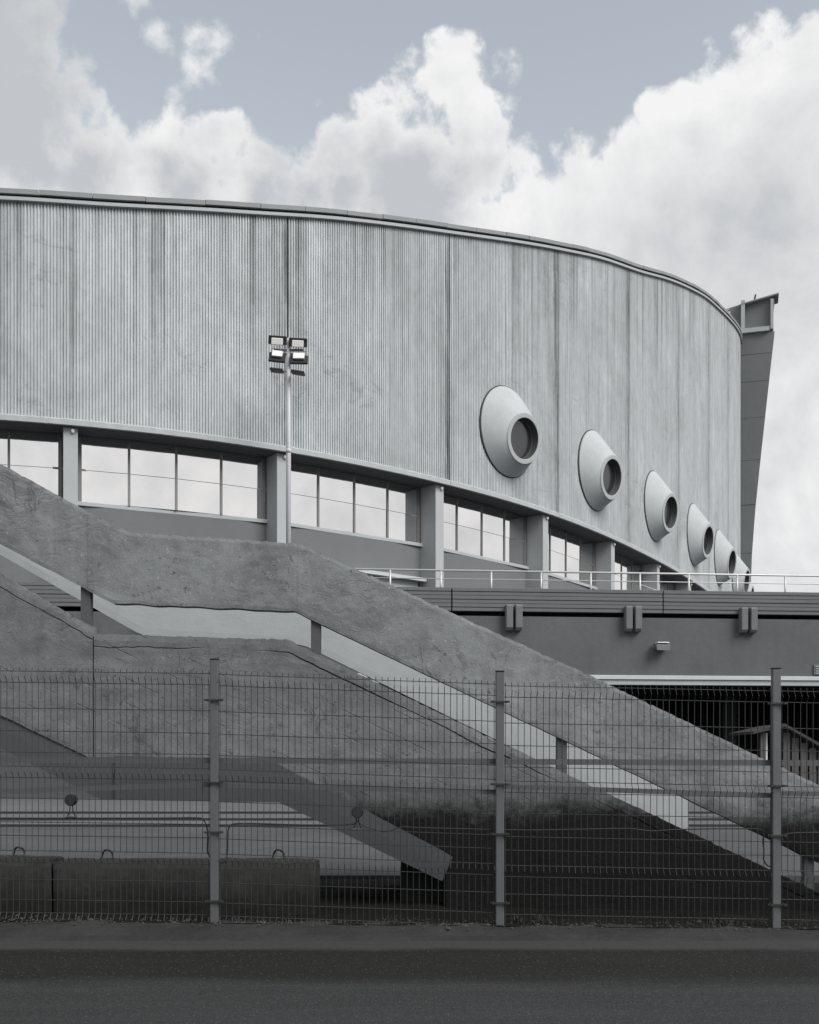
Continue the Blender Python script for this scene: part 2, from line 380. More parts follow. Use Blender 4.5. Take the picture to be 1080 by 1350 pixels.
# ================================================================== GROUND
def sheet(name, x0, x1, y0, y1, z, mat, nx=1, ny=1, zf=None):
    v = []; f = []
    for j in range(ny + 1):
        for i in range(nx + 1):
            x = x0 + (x1 - x0) * i / nx; y = y0 + (y1 - y0) * j / ny
            v.append((x, y, zf(x, y) if zf else z))
    for j in range(ny):
        for i in range(nx):
            a = j * (nx + 1) + i; f.append((a, a + 1, a + nx + 2, a + nx + 1))
    return struct(link(name, v, f, mat))
sheet('ground', -3000, 3000, -3000, 3000, -.012, 'shoulder')
sheet('road', -60, 60, -12, 9.62, 0.0, 'asphalt')
def bed_z(x): return .045 - .010 * x
def sh_z(x, y):
    t = max(0, min(1, (y - 9.5) / .5)); t = t * t * (3 - 2 * t)
    zz = -.004 + .012 * max(0, min(1, (y - 9.45) / .1)) + t * max(.004, bed_z(max(-5, min(5, x))))
    return zz + .012 * t * mnoise.noise((x * 3, y * 5, 0)) + (.006 * mnoise.noise((x * 1.2, y * 9, 4)) if y > 9.6 else 0)
sheet('road_shoulder', -14, 14, 9.45, 10.2, 0, 'shoulder', 560, 30, sh_z)
def soil_z(x, y):
    t = max(0, min(1, (y - 10.0) / .4))
    return max(.004, bed_z(max(-5, min(5, x)))) + .01 - .0 * t + .03 * mnoise.noise((x * 2.3, y * 2.3, 9)) * t + .012 * mnoise.noise((x * 9, y * 9, 2)) * t
sheet('planting_bed', -14, 14, 10.0, 13.95, 0, 'soil', 420, 60, soil_z)
pl = MB().box(-60, 60, 13.9, 120, -.3, .10); pl = struct(pl.build('plaza', 'plaza'))
for i, (d, h) in enumerate(((24.1, .16), (25.5, .22), (27.5, .28))):
    struct(MB().box(-40, 40, d + .05, 60, h - .058, h, .008).build('plaza_step', 'plaza_edge'))
    struct(MB().box(-40, 40, d, d + .048, h - .09, h - .006).build('plaza_riser_shade', 'iron'))  # near-black colour stands in for the shade on the riser faces

# ================================================================== ARENA: plan curve
PHI = [3.7, 10.5, 19.5, 28.6, 36.6, 42.6, 47.7, 52.7, 56.8, 59.2, 60.6, 62.1, 63.4, 64.6, 65.6, 66.6, 67.9, 69.8, 71.8, 73.9, 76.0, 78.1, 80.2, 82.3, 84.4, 86.5, 88.6, 91, 93]
def phi(s):
    if s < 0: return R(3.7 + 1.3 * s)
    k = s / 5; i = min(int(k), len(PHI) - 2); t = k - i
    return R(PHI[i] * (1 - t) + PHI[i + 1] * t)
DS = .1; CT = {}
X, Y = -22.0, 42.49; CT[0] = (X, Y)
for i in range(0, 1380):
    p = phi((i + .5) * DS); X += math.cos(p) * DS; Y += math.sin(p) * DS; CT[i + 1] = (X, Y)
X, Y = -22.0, 42.49
for i in range(0, -420, -1):
    p = phi((i - .5) * DS); X -= math.cos(p) * DS; Y -= math.sin(p) * DS; CT[i - 1] = (X, Y)
def cpos(s, off=0.0):
    k = s / DS; i = math.floor(k); t = k - i
    a, b = CT[i], CT[i + 1]; p = phi(s)
    return (a[0] * (1 - t) + b[0] * t + math.sin(p) * off, a[1] * (1 - t) + b[1] * t - math.cos(p) * off)
TOP = [(-42, 19.6), (-20, 20.4), (0, 21.4), (6.5, 21.8), (10.9, 22.16), (15.9, 22.94), (19.8, 23.74), (25.7, 24.99), (29.7, 25.94), (36.7, 27.78), (41.5, 29.1), (47.9, 30.72), (54.4, 32.6), (60.8, 34.32), (66.2, 35.68), (73.2, 37.18), (80.4, 38.77), (94.7, 42.0), (120, 46), (140, 48)]
def ztop(s):
    for i in range(len(TOP) - 1):
        if TOP[i][0] <= s <= TOP[i + 1][0]:
            x0, y0 = TOP[max(i - 1, 0)]; x1, y1 = TOP[i]; x2, y2 = TOP[i + 1]; x3, y3 = TOP[min(i + 2, len(TOP) - 1)]
            t = (s - x1) / (x2 - x1); h = x2 - x1
            m1 = (y2 - y0) / (x2 - x0); m2 = (y3 - y1) / (x3 - x1)
            return EYE + (2*t**3 - 3*t*t + 1) * y1 + (t**3 - 2*t*t + t) * h * m1 + (-2*t**3 + 3*t*t) * y2 + (t**3 - t*t) * h * m2
    return EYE + TOP[-1][1]
ZB = EYE + 13.0                      # underside of the overhanging drum
S0, S1 = -40.0, 132.0
arena = thing('arena_building', 'huge curved ribbed concrete arena with round cone windows rising behind the terrace', 'building', (0, 60, 0))
def ach(o): o.parent = arena; o.location = (0, -60, 0); return o     # children keep world coordinates
def sweep(s0, s1, step, prof, jit=None):
    """cross-section prof = [(off, z or z(s))] swept along the plan curve, closed, capped"""
    n = max(1, int(round((s1 - s0) / step))); v = []; f = []; m = len(prof)
    for i in range(n + 1):
        s = s0 + (s1 - s0) * i / n
        for k, (o_, z_) in enumerate(prof):
            z = z_(s) if callable(z_) else z_
            jo, jz = jit(s, k) if jit else (0, 0)
            x, y = cpos(s, o_ + jo); v.append((x, y, z + jz))
    for i in range(n):
        for k in range(m):
            j = (k + 1) % m; f.append((i * m + k, i * m + j, (i + 1) * m + j, (i + 1) * m + k))
    f += [tuple(range(m - 1, -1, -1)), tuple(range(n * m, n * m + m))]
    return v, f
def swept(name, mat, *a, **k): return ach(link(name, *sweep(*a, **k), mat))
# inner shell
swept('wall_core', 'soffit_concrete', S0, S1, 1.0, [(-.10, ZB), (-.10, lambda s: ztop(s) - .3), (-.55, lambda s: ztop(s) - .3), (-.55, ZB)])
# ribbed panels between the vertical joints
SEAMS = [-40, -31, -21.5, -12, -1.5, 17.96, 27.07, 36.43, 46.46, 57.38, 67.78, 78, 88.5, 99, 110, 121, 132]
PITCH = .120
for a, b in zip(SEAMS[:-1], SEAMS[1:]):
    s_a, s_b = a + .025, b - .025
    n = int((s_b - s_a) / PITCH); pit = (s_b - s_a) / n
    prof = []
    for i in range(n):
        s = s_a + i * pit
        wob = random.uniform(-.003, .003); cr = random.uniform(-.003, .003)
        dp = random.uniform(.045, .058)
        prof += [(s + .002, -dp), (s + pit * .10, cr), (s + pit * .52 + wob, cr), (s + pit * .62 + wob, -dp)]
    prof.append((s_b, -.07))
    rows = 7; v = []; f = []; uv = []; at = []
    for j in range(rows + 1):
        for (s, o_) in prof:
            zt = ztop(s) - .32; z = ZB + .2 + (zt - ZB - .2) * j / rows
            x, y = cpos(s, o_ + .010 * mnoise.noise((s * .35, z * .35, 0)))
            v.append((x, y, z)); uv.append((s, z)); at.append(zt - z)
    m = len(prof)
    for j in range(rows):
        for i in range(m - 1): q = j * m + i; f.append((q, q + 1, q + m + 1, q + m))
    po = ach(link('wall_panel', v, f, 'ribbed_concrete', uvs=uv, attr=at))
    ja = po.data.attributes.new('joint', 'FLOAT', 'POINT')
    ja.data.foreach_set('value', [math.exp(-abs(q[0] - a) / .28) * .5 + math.exp(-abs(q[0] - b) / .55) for q in uv])
# lip along the bottom of the ribs, chipped by weather
def lipjit(s, k):
    n1 = mnoise.noise((s * 3.1, k * 4.0, 1)); n2 = mnoise.noise((s * 11, k * 3.0, 5))
    n3 = max(0, mnoise.noise((s * 1.3, 8, 2)) - .1) * mnoise.noise((s * 23, 3, k))
    return (.015 * n1, .02 * n1 + .022 * n2 + .10 * n3 if k in (2, 3) else .008 * n2 + .03 * n3)
lip_cuts = [c for c in SEAMS]
for a, b in zip(lip_cuts[:-1], lip_cuts[1:]):
    swept('bottom_lip', 'smooth_concrete', a + .01, b - .01, .12, [(.02, ZB - .02), (.07, ZB), (.07, ZB + .20), (.03, ZB + .245), (-.10, ZB + .25), (-.10, ZB)], lipjit)
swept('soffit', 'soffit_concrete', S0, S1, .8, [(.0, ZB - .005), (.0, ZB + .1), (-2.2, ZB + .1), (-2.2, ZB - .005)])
# coping: light drip strip, shadow gap, jointed metal cap
swept('drip_strip', 'smooth_concrete', S0, S1, .5, [(.15, lambda s: ztop(s) - .44), (.15, lambda s: ztop(s) - .31), (-.1, lambda s: ztop(s) - .31), (-.1, lambda s: ztop(s) - .44)])
swept('shadow_gap', 'undercroft', S0, S1, .5, [(.06, lambda s: ztop(s) - .31), (.06, lambda s: ztop(s) - .20), (-.1, lambda s: ztop(s) - .20), (-.1, lambda s: ztop(s) - .31)])
s = S0
while s < 118:
    e = s + random.uniform(1.9, 2.4); dz = random.uniform(-.012, .012); do = random.uniform(-.015, .015)
    swept('coping_cap', 'coping_metal', s + .012, e - .012, .6,
          [(.20 + do, lambda q, d=dz: ztop(q) - .20 + d), (.21 + do, lambda q, d=dz: ztop(q) - .02 + d), (.10, lambda q, d=dz: ztop(q) + .02 + d), (-.7, lambda q, d=dz: ztop(q) + .03 + d), (-.7, lambda q, d=dz: ztop(q) - .20 + d)])
    s = e
# roof skin, closing the bowl
rv = []; rf = []
N = 60
for i in range(N + 1):
    s = S0 + (S1 - S0) * i / N; x, y = cpos(s, -.5); rv.append((x, y, ztop(s) - .35))
for i in range(N + 1):
    s = S0 + (S1 - S0) * i / N; x, y = cpos(s, -28); rv.append((x, y, ztop(s) - 2.0))
for i in range(N): rf.append((i, i + 1, N + 2 + i, N + 1 + i))
ach(link('roof', rv, rf, 'coping_metal'))
# lower storey
C0, BAY = 9.035, 8.793
cols = [C0 + BAY * i for i in range(-5, 12)]
SILL = EYE + 10.32; MID = EYE + 11.62; GOFF = -1.3
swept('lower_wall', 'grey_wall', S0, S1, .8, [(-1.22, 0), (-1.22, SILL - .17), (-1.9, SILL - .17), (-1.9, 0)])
def obox(s0, s1, o0, o1, z0, z1, name, mat, parent=None, c=0.0):
    """box on the chord between s0 and s1"""
    p0 = Vector(cpos(s0) + (0,)); p1 = Vector(cpos(s1) + (0,)); t = (p1 - p0); L = t.length; t.normalize(); nn = Vector((t.y, -t.x, 0))
    mb = MB().box(0, L, o0, o1, z0, z1, c)
    v = [tuple(p0 + t * q[0] + nn * q[1] + Vector((0, 0, q[2]))) for q in mb.v]
    f = [tuple(reversed(q)) for q in mb.f]
    o = link(name, v, f, mat)
    if parent is None: ach(o)
    else: o.parent = parent
    return o
for i, c in enumerate(cols):
    co = obox(c - .275, c + .275, -1.25, -.22, .0, ZB - .01, 'column', 'column_concrete', c=.015)
    x, y = cpos(c + .08, -.17)
    lm = MB().tube([(x, y, ZB - .26), (x, y, ZB - .20), (x, y, ZB - .12), (x, y, ZB - .08)], [.03, .075, .075, .03], 10)
    lm.tube([(x, y, ZB - .16), (cpos(c + .08, -.24) + (ZB - .16,))], .03, 6)
    lm.build('column_lamp', 'lamp_white', co, True)
    if i + 1 < len(cols):
        a, b = c + .275, cols[i + 1] - .275
        win = obox(a, b, GOFF - .32, GOFF - .06, SILL, ZB - .005, 'window', 'black_housing')
        obox(a, b, GOFF - .2, -1.08, SILL - .16, SILL, 'sill', 'smooth_concrete', win, .01)
        L = b - a; e = .12
        for k in range(5):
            q = a + e + (L - 2 * e) * k / 4; wd = .048 if 0 < k < 4 else .07
            obox(q - wd, q + wd, GOFF - .05, GOFF + (.055 if 0 < k < 4 else .07), SILL + .002, ZB - .012, 'mullion', 'mullion', win)
        obox(a + e, b - e, GOFF - .045, GOFF + .045, MID - .042, MID + .042, 'transom', 'mullion', win)
        for k in range(4):
            q0 = a + e + (L - 2 * e) * k / 4 + .02; q1 = a + e + (L - 2 * e) * (k + 1) / 4 - .02
            for (z0, z1) in ((SILL + .01, MID - .01), (MID + .01, ZB - .02)):
                pn = obox(q0, q1, GOFF - .012, GOFF + .012, z0, z1, 'pane', 'window_glass', win)
                ax = random.uniform(-.0035, .0035); az = random.uniform(-.004, .004)
                me = pn.data; ctr_ = sum((v.co for v in me.vertices), Vector()) / 8
                for v in me.vertices:
                    d = v.co - ctr_; nvec = Vector((math.sin(phi(q0)), -math.cos(phi(q0)), 0)); tv = Vector((math.cos(phi(q0)), math.sin(phi(q0)), 0))
                    v.co += nvec * (d.z * ax + d.dot(tv) * az)
# glazed entrance under the second bay
da, db = 22.2, 26.0
dw = obox(da, db, -1.21, -1.12, 7.0, 9.95, 'entrance_door', 'white_ledge')
for k in range(3):
    q0 = da + .1 + k * 1.25; obox(q0, q0 + 1.15, -1.115, -1.10, 7.1, 9.55, 'pane', 'window_glass' if k < 2 else 'dark_glass', dw)
obox(da - .1, db + .25, -1.18, -.75, 9.96, 10.12, 'canopy', 'white_ledge', dw)
# cone windows
def porthole(s):
    p = phi(s); ox, oy = cpos(s, 0); t = Vector((math.cos(p), math.sin(p), 0)); nn = Vector((math.sin(p), -math.cos(p), 0)); up = Vector((0, 0, 1))
    zc = EYE + 16.45; O = Vector((ox, oy, zc)); NS = 72
    def ring(r, off, dz, tilt=0.0): return [O + t * (r * math.cos(a)) + up * (r * math.sin(a) + dz) + nn * (off + tilt * r * math.sin(a) + (.12 if tilt else 0) * r * math.cos(a)) for a in [2 * math.pi * k / NS for k in range(NS)]]
    def loft(rs, name, mat, parent=None, sm=True):
        v = [q for r in rs for q in r]; f = []
        for i in range(len(rs) - 1):
            for k in range(NS): j = (k + 1) % NS; f.append((i * NS + k, i * NS + j, (i + 1) * NS + j, (i + 1) * NS + k))
        o = link(name, [tuple(q) for q in v], f, mat, smooth=sm)
        if parent: o.parent = parent
        else: ach(o)
        return o
    rb, rf_ = 2.22, 1.21; dz = -.52; dp = 1.04; ti = .13
    cone = loft([ring(rb, -.12, 0), ring(rb, .07, 0), ring(rb - .015, .085, 0), ring(rf_ + .02, dp - .02, dz, ti)], 'cone_window', 'cone_concrete', sm=False)
    for pl_ in cone.data.polygons: pl_.use_smooth = pl_.index >= 2 * NS
    loft([ring(rf_ + .02, dp - .03, dz, ti), ring(rf_, dp + .03, dz, ti), ring(rf_ - .02, dp + .035, dz, ti), ring(rf_ - .20, dp + .035, dz, ti), ring(rf_ - .22, dp + .02, dz, ti)], 'rim', 'smooth_concrete', cone, False)
    loft([ring(rf_ - .22, dp + .02, dz, ti), ring(rf_ - .24, dp - .30, dz, ti), ring(rf_ - .31, dp - .30, dz, ti), ring(rf_ - .31, dp - .37, dz, ti)], 'reveal', 'stair_inner', cone, False)
    q = ring(rf_ - .29, dp - .35, dz, ti)
    o = link('pane', [tuple(z) for z in q], [tuple(range(NS))], 'dark_glass'); o.parent = cone
    # bead of sealant round the base
    loft([ring(rb + .055, -.02, 0), ring(rb + .05, .02, 0), ring(rb - .01, .03, 0)], 'base_joint', 'iron', cone, False)
for s in (31.45, 40.9, 51.4, 61.9, 72.2, 82.6, 93.0): porthole(s)
# concrete fin at the end of the drum
fs = 94.6; fp = phi(fs); ft = Vector((math.cos(fp), math.sin(fp), 0)); fn = Vector((math.sin(fp), -math.cos(fp), 0)); fo = Vector(cpos(fs) + (EYE,))
def finpt(r, z, d): return tuple(fo + fn * r + ft * d + Vector((0, 0, z)))
FIN = [(-1.5, .75), (5, .8), (17.3, .95), (23, 1.2), (30.5, 1.95), (40.4, 3.0), (42.6, 3.25), (46.1, 3.65)]
def finr(z):
    for (z0, r0), (z1, r1) in zip(FIN[:-1], FIN[1:]):
        if z <= z1: return r0 + (r1 - r0) * (z - z0) / (z1 - z0)
    return FIN[-1][1]
fin = ach(bpy.data.objects.new('end_fin', None)); COL.objects.link(fin)
fin_o = []
cuts = [-1.5, 6, 11.6, 16.2, 20.6, 25.4, 29.8, 34.0, 37.6, 40.3, 42.4]
def finseg(z0, z1, name, mat, inn=-1.0, dd=(0, 2.2), shrink=0.0, zt_in=0.0):
    v = []
    for d in dd:
        v += [finpt(inn, z0, d), finpt(finr(z0) - shrink, z0, d), finpt(finr(z1) - shrink, z1, d), finpt(inn, z1 - zt_in, d)]
    o = link(name, v, [(3, 2, 1, 0), (4, 5, 6, 7), (0, 1, 5, 4), (1, 2, 6, 5), (2, 3, 7, 6), (3, 0, 4, 7)], mat)
    return o
base = finseg(cuts[0], cuts[1], 'fin_shaft', 'fin_concrete'); base.parent = fin; base.location = (0, 0, 0)
for a, b in zip(cuts[1:-1], cuts[2:]):
    finseg(a + .035, b, 'fin_block', 'fin_concrete', dd=(random.uniform(0, .03), 2.2)).parent = fin
finseg(42.4, 46.0, 'fin_head', 'fin_concrete', shrink=.35, dd=(.25, 2.0), zt_in=.75).parent = fin
def finbar(r0, r1, z0, z1, d0, d1, mat='smooth_concrete', sl=0.0):
    v = [finpt(r, z + (sl * (r - r0)), d) for d in (d0, d1) for (r, z) in ((r0, z0), (r1, z0), (r1, z1), (r0, z1))]
    o = link('fin_trim', v, [(3, 2, 1, 0), (4, 5, 6, 7), (0, 1, 5, 4), (1, 2, 6, 5), (2, 3, 7, 6), (3, 0, 4, 7)], mat); o.parent = fin
finbar(.0, 2.75, 42.42, 42.85, -.35, 2.2)
finbar(.05, .42, 42.9, 45.7, -.25, 2.2)
finbar(2.85, 3.12, 42.6, 45.55, -.2, 2.2)
finbar(.0, 3.62, 45.25, 45.37, -.28, 2.2, 'coping_metal', .19)
finbar(-1.9, .0, 44.9, 45.15, .4, .7, 'smooth_concrete', .22)
hk = MB().tube([finpt(1.0, 45.5, .5), finpt(1.3, 45.8, .5), finpt(1.45, 46.4, .5)], .09, 6); o = hk.build('fin_hook', 'iron', fin)

# ================================================================== TERRACE
tyaw = math.atan2(1.2, 13.43)
terr = thing('terrace', 'raised concrete terrace with planked fascia above a dark undercroft', 'terrace', (.5, 37.5, 0), tyaw)
UL, UR = -22.0, 30.0
def tb(name, mat, *a, parent=terr, c=0.0): return MB().box(*a, c).build(name, mat, parent)
tz = EYE + 5.725
joints = [UL, -12.6, -5.2, 1.3 + .0, 8.05, 15.2, 22.5, UR]
joints = [UL, -13.4, -6.25, .9, 8.05, 15.2, 22.4, UR]
for a, b in zip(joints[:-1], joints[1:]):
    dy = random.uniform(-.015, .015)
    for k in range(6):
        z1 = tz - k * .13
        o = tb('fascia_plank', 'terrace_plank', a + .02, b - .02, -.02 + dy + random.uniform(-.006, .006) + .018 * (k % 2), .16, z1 - .118, z1, c=.008)
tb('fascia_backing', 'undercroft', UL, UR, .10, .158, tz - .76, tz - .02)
tb('deck', 'plaza', UL, UR, .16, 12, tz - .52, tz - .34)
tb('lower_wall', 'terrace_wall', UL, UR, .03, .30, EYE + 2.86, EYE + 4.80)
tb('white_ledge', 'white_ledge', UL, UR, -.10, .3, EYE + 2.72, EYE + 2.86, c=.01)
tb('ledge_drip', 'smooth_concrete', UL, UR, -.04, .3, EYE + 2.55, EYE + 2.715)
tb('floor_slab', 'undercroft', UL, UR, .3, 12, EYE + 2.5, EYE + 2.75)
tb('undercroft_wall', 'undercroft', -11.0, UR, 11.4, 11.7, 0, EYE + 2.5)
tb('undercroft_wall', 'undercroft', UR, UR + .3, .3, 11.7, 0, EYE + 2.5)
tb('undercroft_wall', 'far_wall_paint', UL - 6, -9.6, .3, .6, 0, EYE + 2.5)
for u in (-2, 4.5, 11.2, 17.8, 24):
    tb('pillar', 'undercroft', u - .25, u + .25, 2.2, 2.7, 0, EYE + 2.5, c=.02)
def bracket(u):
    # trough shaped concrete spout, rounded foot, hanging over the fascia
    out = []
    for dx in (-.16, .16):
        mb = MB(); y0, y1, z1, z0 = -.26, .02, tz - .56, tz - 1.42
        pr = [(y1, z1), (y0 + .05, z1), (y0, z1 - .06), (y0, z0 + .10), (y0 + .07, z0 + .02), (y0 + .15, z0), (y1, z0)]
        m = len(pr); hw = .115; j = [random.uniform(-.012, .012) for _ in range(4)]
        v = []
        for (sx, ins) in ((-hw, .025), (-hw + .02, 0), (hw - .02, 0), (hw, .025)):
            for (y, z) in pr: v.append((u + dx + sx + j[0] * .5, y + (ins if y < 0 else 0), z + (ins if z < z0 + .2 else -ins)))
        f = []
        for r_ in range(3):
            for k in range(m): q = (k + 1) % m; f.append((r_ * m + k, r_ * m + q, (r_ + 1) * m + q, (r_ + 1) * m + k))
        f += [tuple(range(m - 1, -1, -1)), tuple(range(3 * m, 4 * m))]
        mb.add(v, f); mb.build('bracket', 'bracket', terr)
for u in (-12.9, -8.95, -4.85, -.6, 2.95, 6.98, 10.95, 14.9, 19): bracket(u)
# louvre by the ledge
lv = tb('vent_frame', 'grey_wall', 13.3, 14.6, -.02, .03, EYE + 2.92, EYE + 3.27)
for k in range(4): tb('louvre', 'smooth_concrete', 13.36, 14.54, -.05, -.015, EYE + 2.96 + k * .075, EYE + 2.99 + k * .075, parent=lv)
# floodlight on the lower wall
wl = thing('wall_floodlight', 'small white floodlight fixed to the dark wall below the terrace planks', 'floodlight', (0, 0, 0))
ca, sa = math.cos(tyaw), math.sin(tyaw)
def tw(u, v, z): return (.5 + u * ca - v * sa, 37.5 + u * sa + v * ca, z)
wl.location = tw(7.95, .03, EYE + 3.78); wl.rotation_euler = (0, 0, tyaw)
MB().box(-.10, .10, -.12, 0, .03, .13, .01).build('mount', 'iron', wl)
fb = MB(); fb.add([(-.22, -.42, -.10), (.22, -.42, -.10), (.25, -.10, .02), (-.25, -.10, .02), (-.24, -.40, .10), (.24, -.40, .10), (.25, -.10, .17), (-.25, -.10, .17)], [(3, 2, 1, 0), (4, 5, 6, 7), (0, 1, 5, 4), (1, 2, 6, 5), (2, 3, 7, 6), (3, 0, 4, 7)])
fb.build('housing', 'bracket', wl); MB().box(-.2, .2, -.40, -.12, .14, .175, .01).build('reflector_lid', 'lamp_white', wl)
# railing
rail = thing('terrace_railing', 'thin pale steel railing with two bars along the terrace edge', 'railing', (.5, 37.5, 0), tyaw)
ra, rb_ = -6.3, 24.0
MB().tube([(ra, .35, tz + .62), (rb_, .35, tz + .62)], .034, 8).build('top_rail', 'railing_steel', rail, True)
MB().tube([(ra, .35, tz + .34), (rb_, .35, tz + .34)], .018, 6).build('mid_rail', 'railing_steel', rail, True)
u = -6.2
pm = None
while u < 24:
    if pm is None:
        pm = MB().tube([(0, .35, tz - .34), (0, .35, tz + .6)], .034, 8).build('post', 'railing_steel', rail, True); pm.location = (u, 0, 0)
    else:
        q = pm.copy(); COL.objects.link(q); q.parent = rail; q.location = (u, 0, 0)
    u += 1.695
hr = thing('stair_handrail', 'short sloping steel handrail behind the terrace railing', 'handrail', tw(8.0, 2.6, tz - .34), tyaw)
for dz in (0, .35): MB().tube([(0, 0, .95 - dz), (1.7, 0, .35 - dz)], .025, 6).build('rail', 'railing_steel', hr, True)
for xx, zz in ((0.05, .93), (1.0, .6)): MB().tube([(xx, 0, 0), (xx, 0, zz)], .025, 6).build('post', 'railing_steel', hr, True)
bd = tag(MB().box(0, 1.3, 0, .25, 0, .07, .01).build('white_board', 'white_ledge'), 'loose white board lying tilted on the terrace behind the railing', 'board')
bd.location = tw(2.2, 1.2, tz - .05); bd.rotation_euler = (0, R(8), tyaw)
tr = thing('board_trestle', 'low trestle holding up the white board on the terrace', 'trestle', tw(2.2, 1.2, tz - .34), tyaw)
MB().box(.02, .12, .02, .22, 0, .27, .01).build('leg', 'dark_board', tr); MB().box(1.05, 1.15, .02, .22, 0, .15, .01).build('leg', 'dark_board', tr)

# ================================================================== LIGHT MAST on the terrace
mx, my = (380.5 - 540) * 45.0 / F, 45.0
mast = thing('light_mast', 'tall pale mast with four black floodlights and two flat lamps at its head', 'light mast', (mx, my, tz - .34))
hz0 = EYE - (tz - .34)      # eye level in mast coordinates
def mz(py): return hz0 + (HZ - py) * my / F
def mxx(px): return (px - 380.5) * my / F
MB().tube([(0, 0, 0), (0, 0, mz(600)), (0, 0, mz(446))], [.10, .095, .07], 14).build('pole', 'pole_paint', mast, True)
MB().tube([(0, 0, mz(597)), (0, 0, mz(592))], .108, 14).build('joint_ring', 'pole_paint', mast, True)
MB().box(mxx(362), mxx(400), -.04, .04, mz(463), mz(460.5)).build('crossbar', 'galvanised', mast)
MB().box(mxx(362), mxx(400), -.04, .04, mz(468), mz(466)).build('crossbar', 'galvanised', mast)
def flood(cx, cy, wd, ht, tilt, yaw, lampdy):
    hx = wd * my / F / 2; hh = ht * my / F / 2
    e = MB().box(-hx, hx, -.06, .05, -hh, hh, .02).build('floodlight', 'black_housing', mast)
    e.location = (mxx(cx), -.12, mz(cy)); e.rotation_euler = (R(tilt), R(yaw), 0)
    b = MB().box(-hx * .62, hx * .62, -.16, -.065, -.125, .125, .015).build('gear_box', 'lamp_white', e); b.location = (0, 0, lampdy)
    br = MB(); br.tube([(-hx * .75, -.07, lampdy * .5), (-hx * .75, -.13, lampdy * 3), (hx * .75, -.13, lampdy * 3), (hx * .75, -.07, lampdy * .5)], .012, 6)
    br.build('bracket', 'galvanised', e)
flood(366.5, 450, 24, 11, 14, 4, -.06); flood(393.5, 453, 24, 11, 14, 3, -.06)
flood(366, 473, 22, 13, -14, 6, .10); flood(394.5, 476, 24, 12, -14, 1, .10)
for cx, cy, rz in ((366, 491, 6), (394, 494, 9)):
    e = MB().box(-.26, .26, -.30, .12, -.045, .03, .015).build('flat_lamp', 'black_housing', mast); e.location = (mxx(cx), -.15, mz(cy)); e.rotation_euler = (0, R(rz), 0)
    s_ = 1 if cx < 380 else -1
    MB().tube([(mxx(380.5) - mxx(cx), .15, .05), (-.1 * s_, 0, .06), (-.16 * s_, 0, .02)], .022, 6).build('arm', 'galvanised', e)

# ================================================================== STAIRCASE
YS = 11.2; SS = F / YS
def sx(px): return (px - 540) / SS
def sz(py): return EYE + (HZ - py) / SS
def lin(pts):
    P = [(sx(a), sz(b)) for a, b in pts]
    def f(x):
        if x <= P[0][0]: i = 0
        elif x >= P[-1][0]: i = len(P) - 2
        else:
            i = max(k for k in range(len(P) - 1) if P[k][0] <= x)
        (x0, z0), (x1, z1) = P[i], P[i + 1]
        return z0 + (z1 - z0) * (x - x0) / (x1 - x0)
    return f
stair = thing('staircase', 'long outdoor concrete staircase with rough rendered parapet climbing past the fence', 'staircase', (0, YS, 0))
def band(name, mat, x0, x1, top, bot, y0, y1, step=.05, rows=12, disp=.012, chip=.02, brk=(), parent=stair, seed=0, capline=None, smooth=True):
    """upright slab between two outlines, uneven front face and worn edges; y measured from the stair face"""
    xs = []; x = x0
    while x < x1 - 1e-6: xs.append(x); x += step
    xs.append(x1)
    for b in brk: xs += [b - .004, b + .004]
    xs = sorted(set(xs)); n = len(xs)
    v = []; f = []
    def col(x, back):
        zt, zb = top(x), bot(x)
        e1 = chip * .4 * mnoise.noise((x * 4, 1 + seed, 0)) + chip * .9 * mnoise.noise((x * 21, 5 + seed, 0))
        bite = max(0, mnoise.noise((x * 2.1, 11 + seed, 0)) - .35) * chip * 3 * (0.6 + .8 * mnoise.noise((x * 30, 2, 2)))
        e2 = chip * .5 * mnoise.noise((x * 5, 9 + seed, 0))
        zt2, zb2 = zt + e1 - bite, zb + e2
        out = []
        cz = zt - (capline or 0) + .022 * mnoise.noise((x * 2.2, 3 + seed, 3)) + .010 * mnoise.noise((x * 13, 3 + seed, 7))
        cr = max(0, min(1, .45 + 2.2 * mnoise.noise((x * .8, 6 + seed, 6))))
        for k in range(rows + 1):
            z = zb2 + (zt2 - zb2) * k / rows
            if capline and zb2 < cz - .2:
                z = {rows: zt2, rows - 1: (zt2 + cz) / 2, rows - 2: cz + .007, rows - 3: cz, rows - 4: cz - .007 - .006 * cr}.get(k, zb2 + (cz - .03 - zb2) * k / (rows - 5) if k < rows - 4 else z)
            y = y0
            if not back:
                y -= disp * (mnoise.noise((x * 1.7, seed, z * 1.7)) + .5 * mnoise.noise((x * 6, seed, z * 6))) + disp * .35 * mnoise.noise((x * 15, seed, z * 15))
                if capline and k == rows - 3: y += .024 * cr
                if capline and k >= rows - 2: y -= .006 * cr
                if k == rows: y += .006
                if k == 0: y += .004
            out.append((x, y if not back else y1, z))
        return out
    for x in xs: v += col(x, False)
    for x in xs: v += col(x, True)
    m = rows + 1; B = n * m
    for i in range(n - 1):
        for k in range(rows):
            a = i * m + k; f.append((a, a + m, a + m + 1, a + 1)); f.append((B + a, B + a + 1, B + a + m + 1, B + a + m))
        a = i * m; f.append((a, B + a, B + a + m, a + m))
        a = i * m + rows; f.append((a, a + m, B + a + m, B + a))
    for k in range(rows):
        f.append((k, k + 1, B + k + 1, B + k)); a = (n - 1) * m + k; f.append((a, B + a, B + a + 1, a + 1))
    return link(name, v, f, mat, parent)
XL, XR = -8.2, sx(1190)
p_top = lin([(-560, 316), (0, 611), (150, 693), (172, 702), (388, 716), (405, 721), (786, 894), (1190, 1088)])
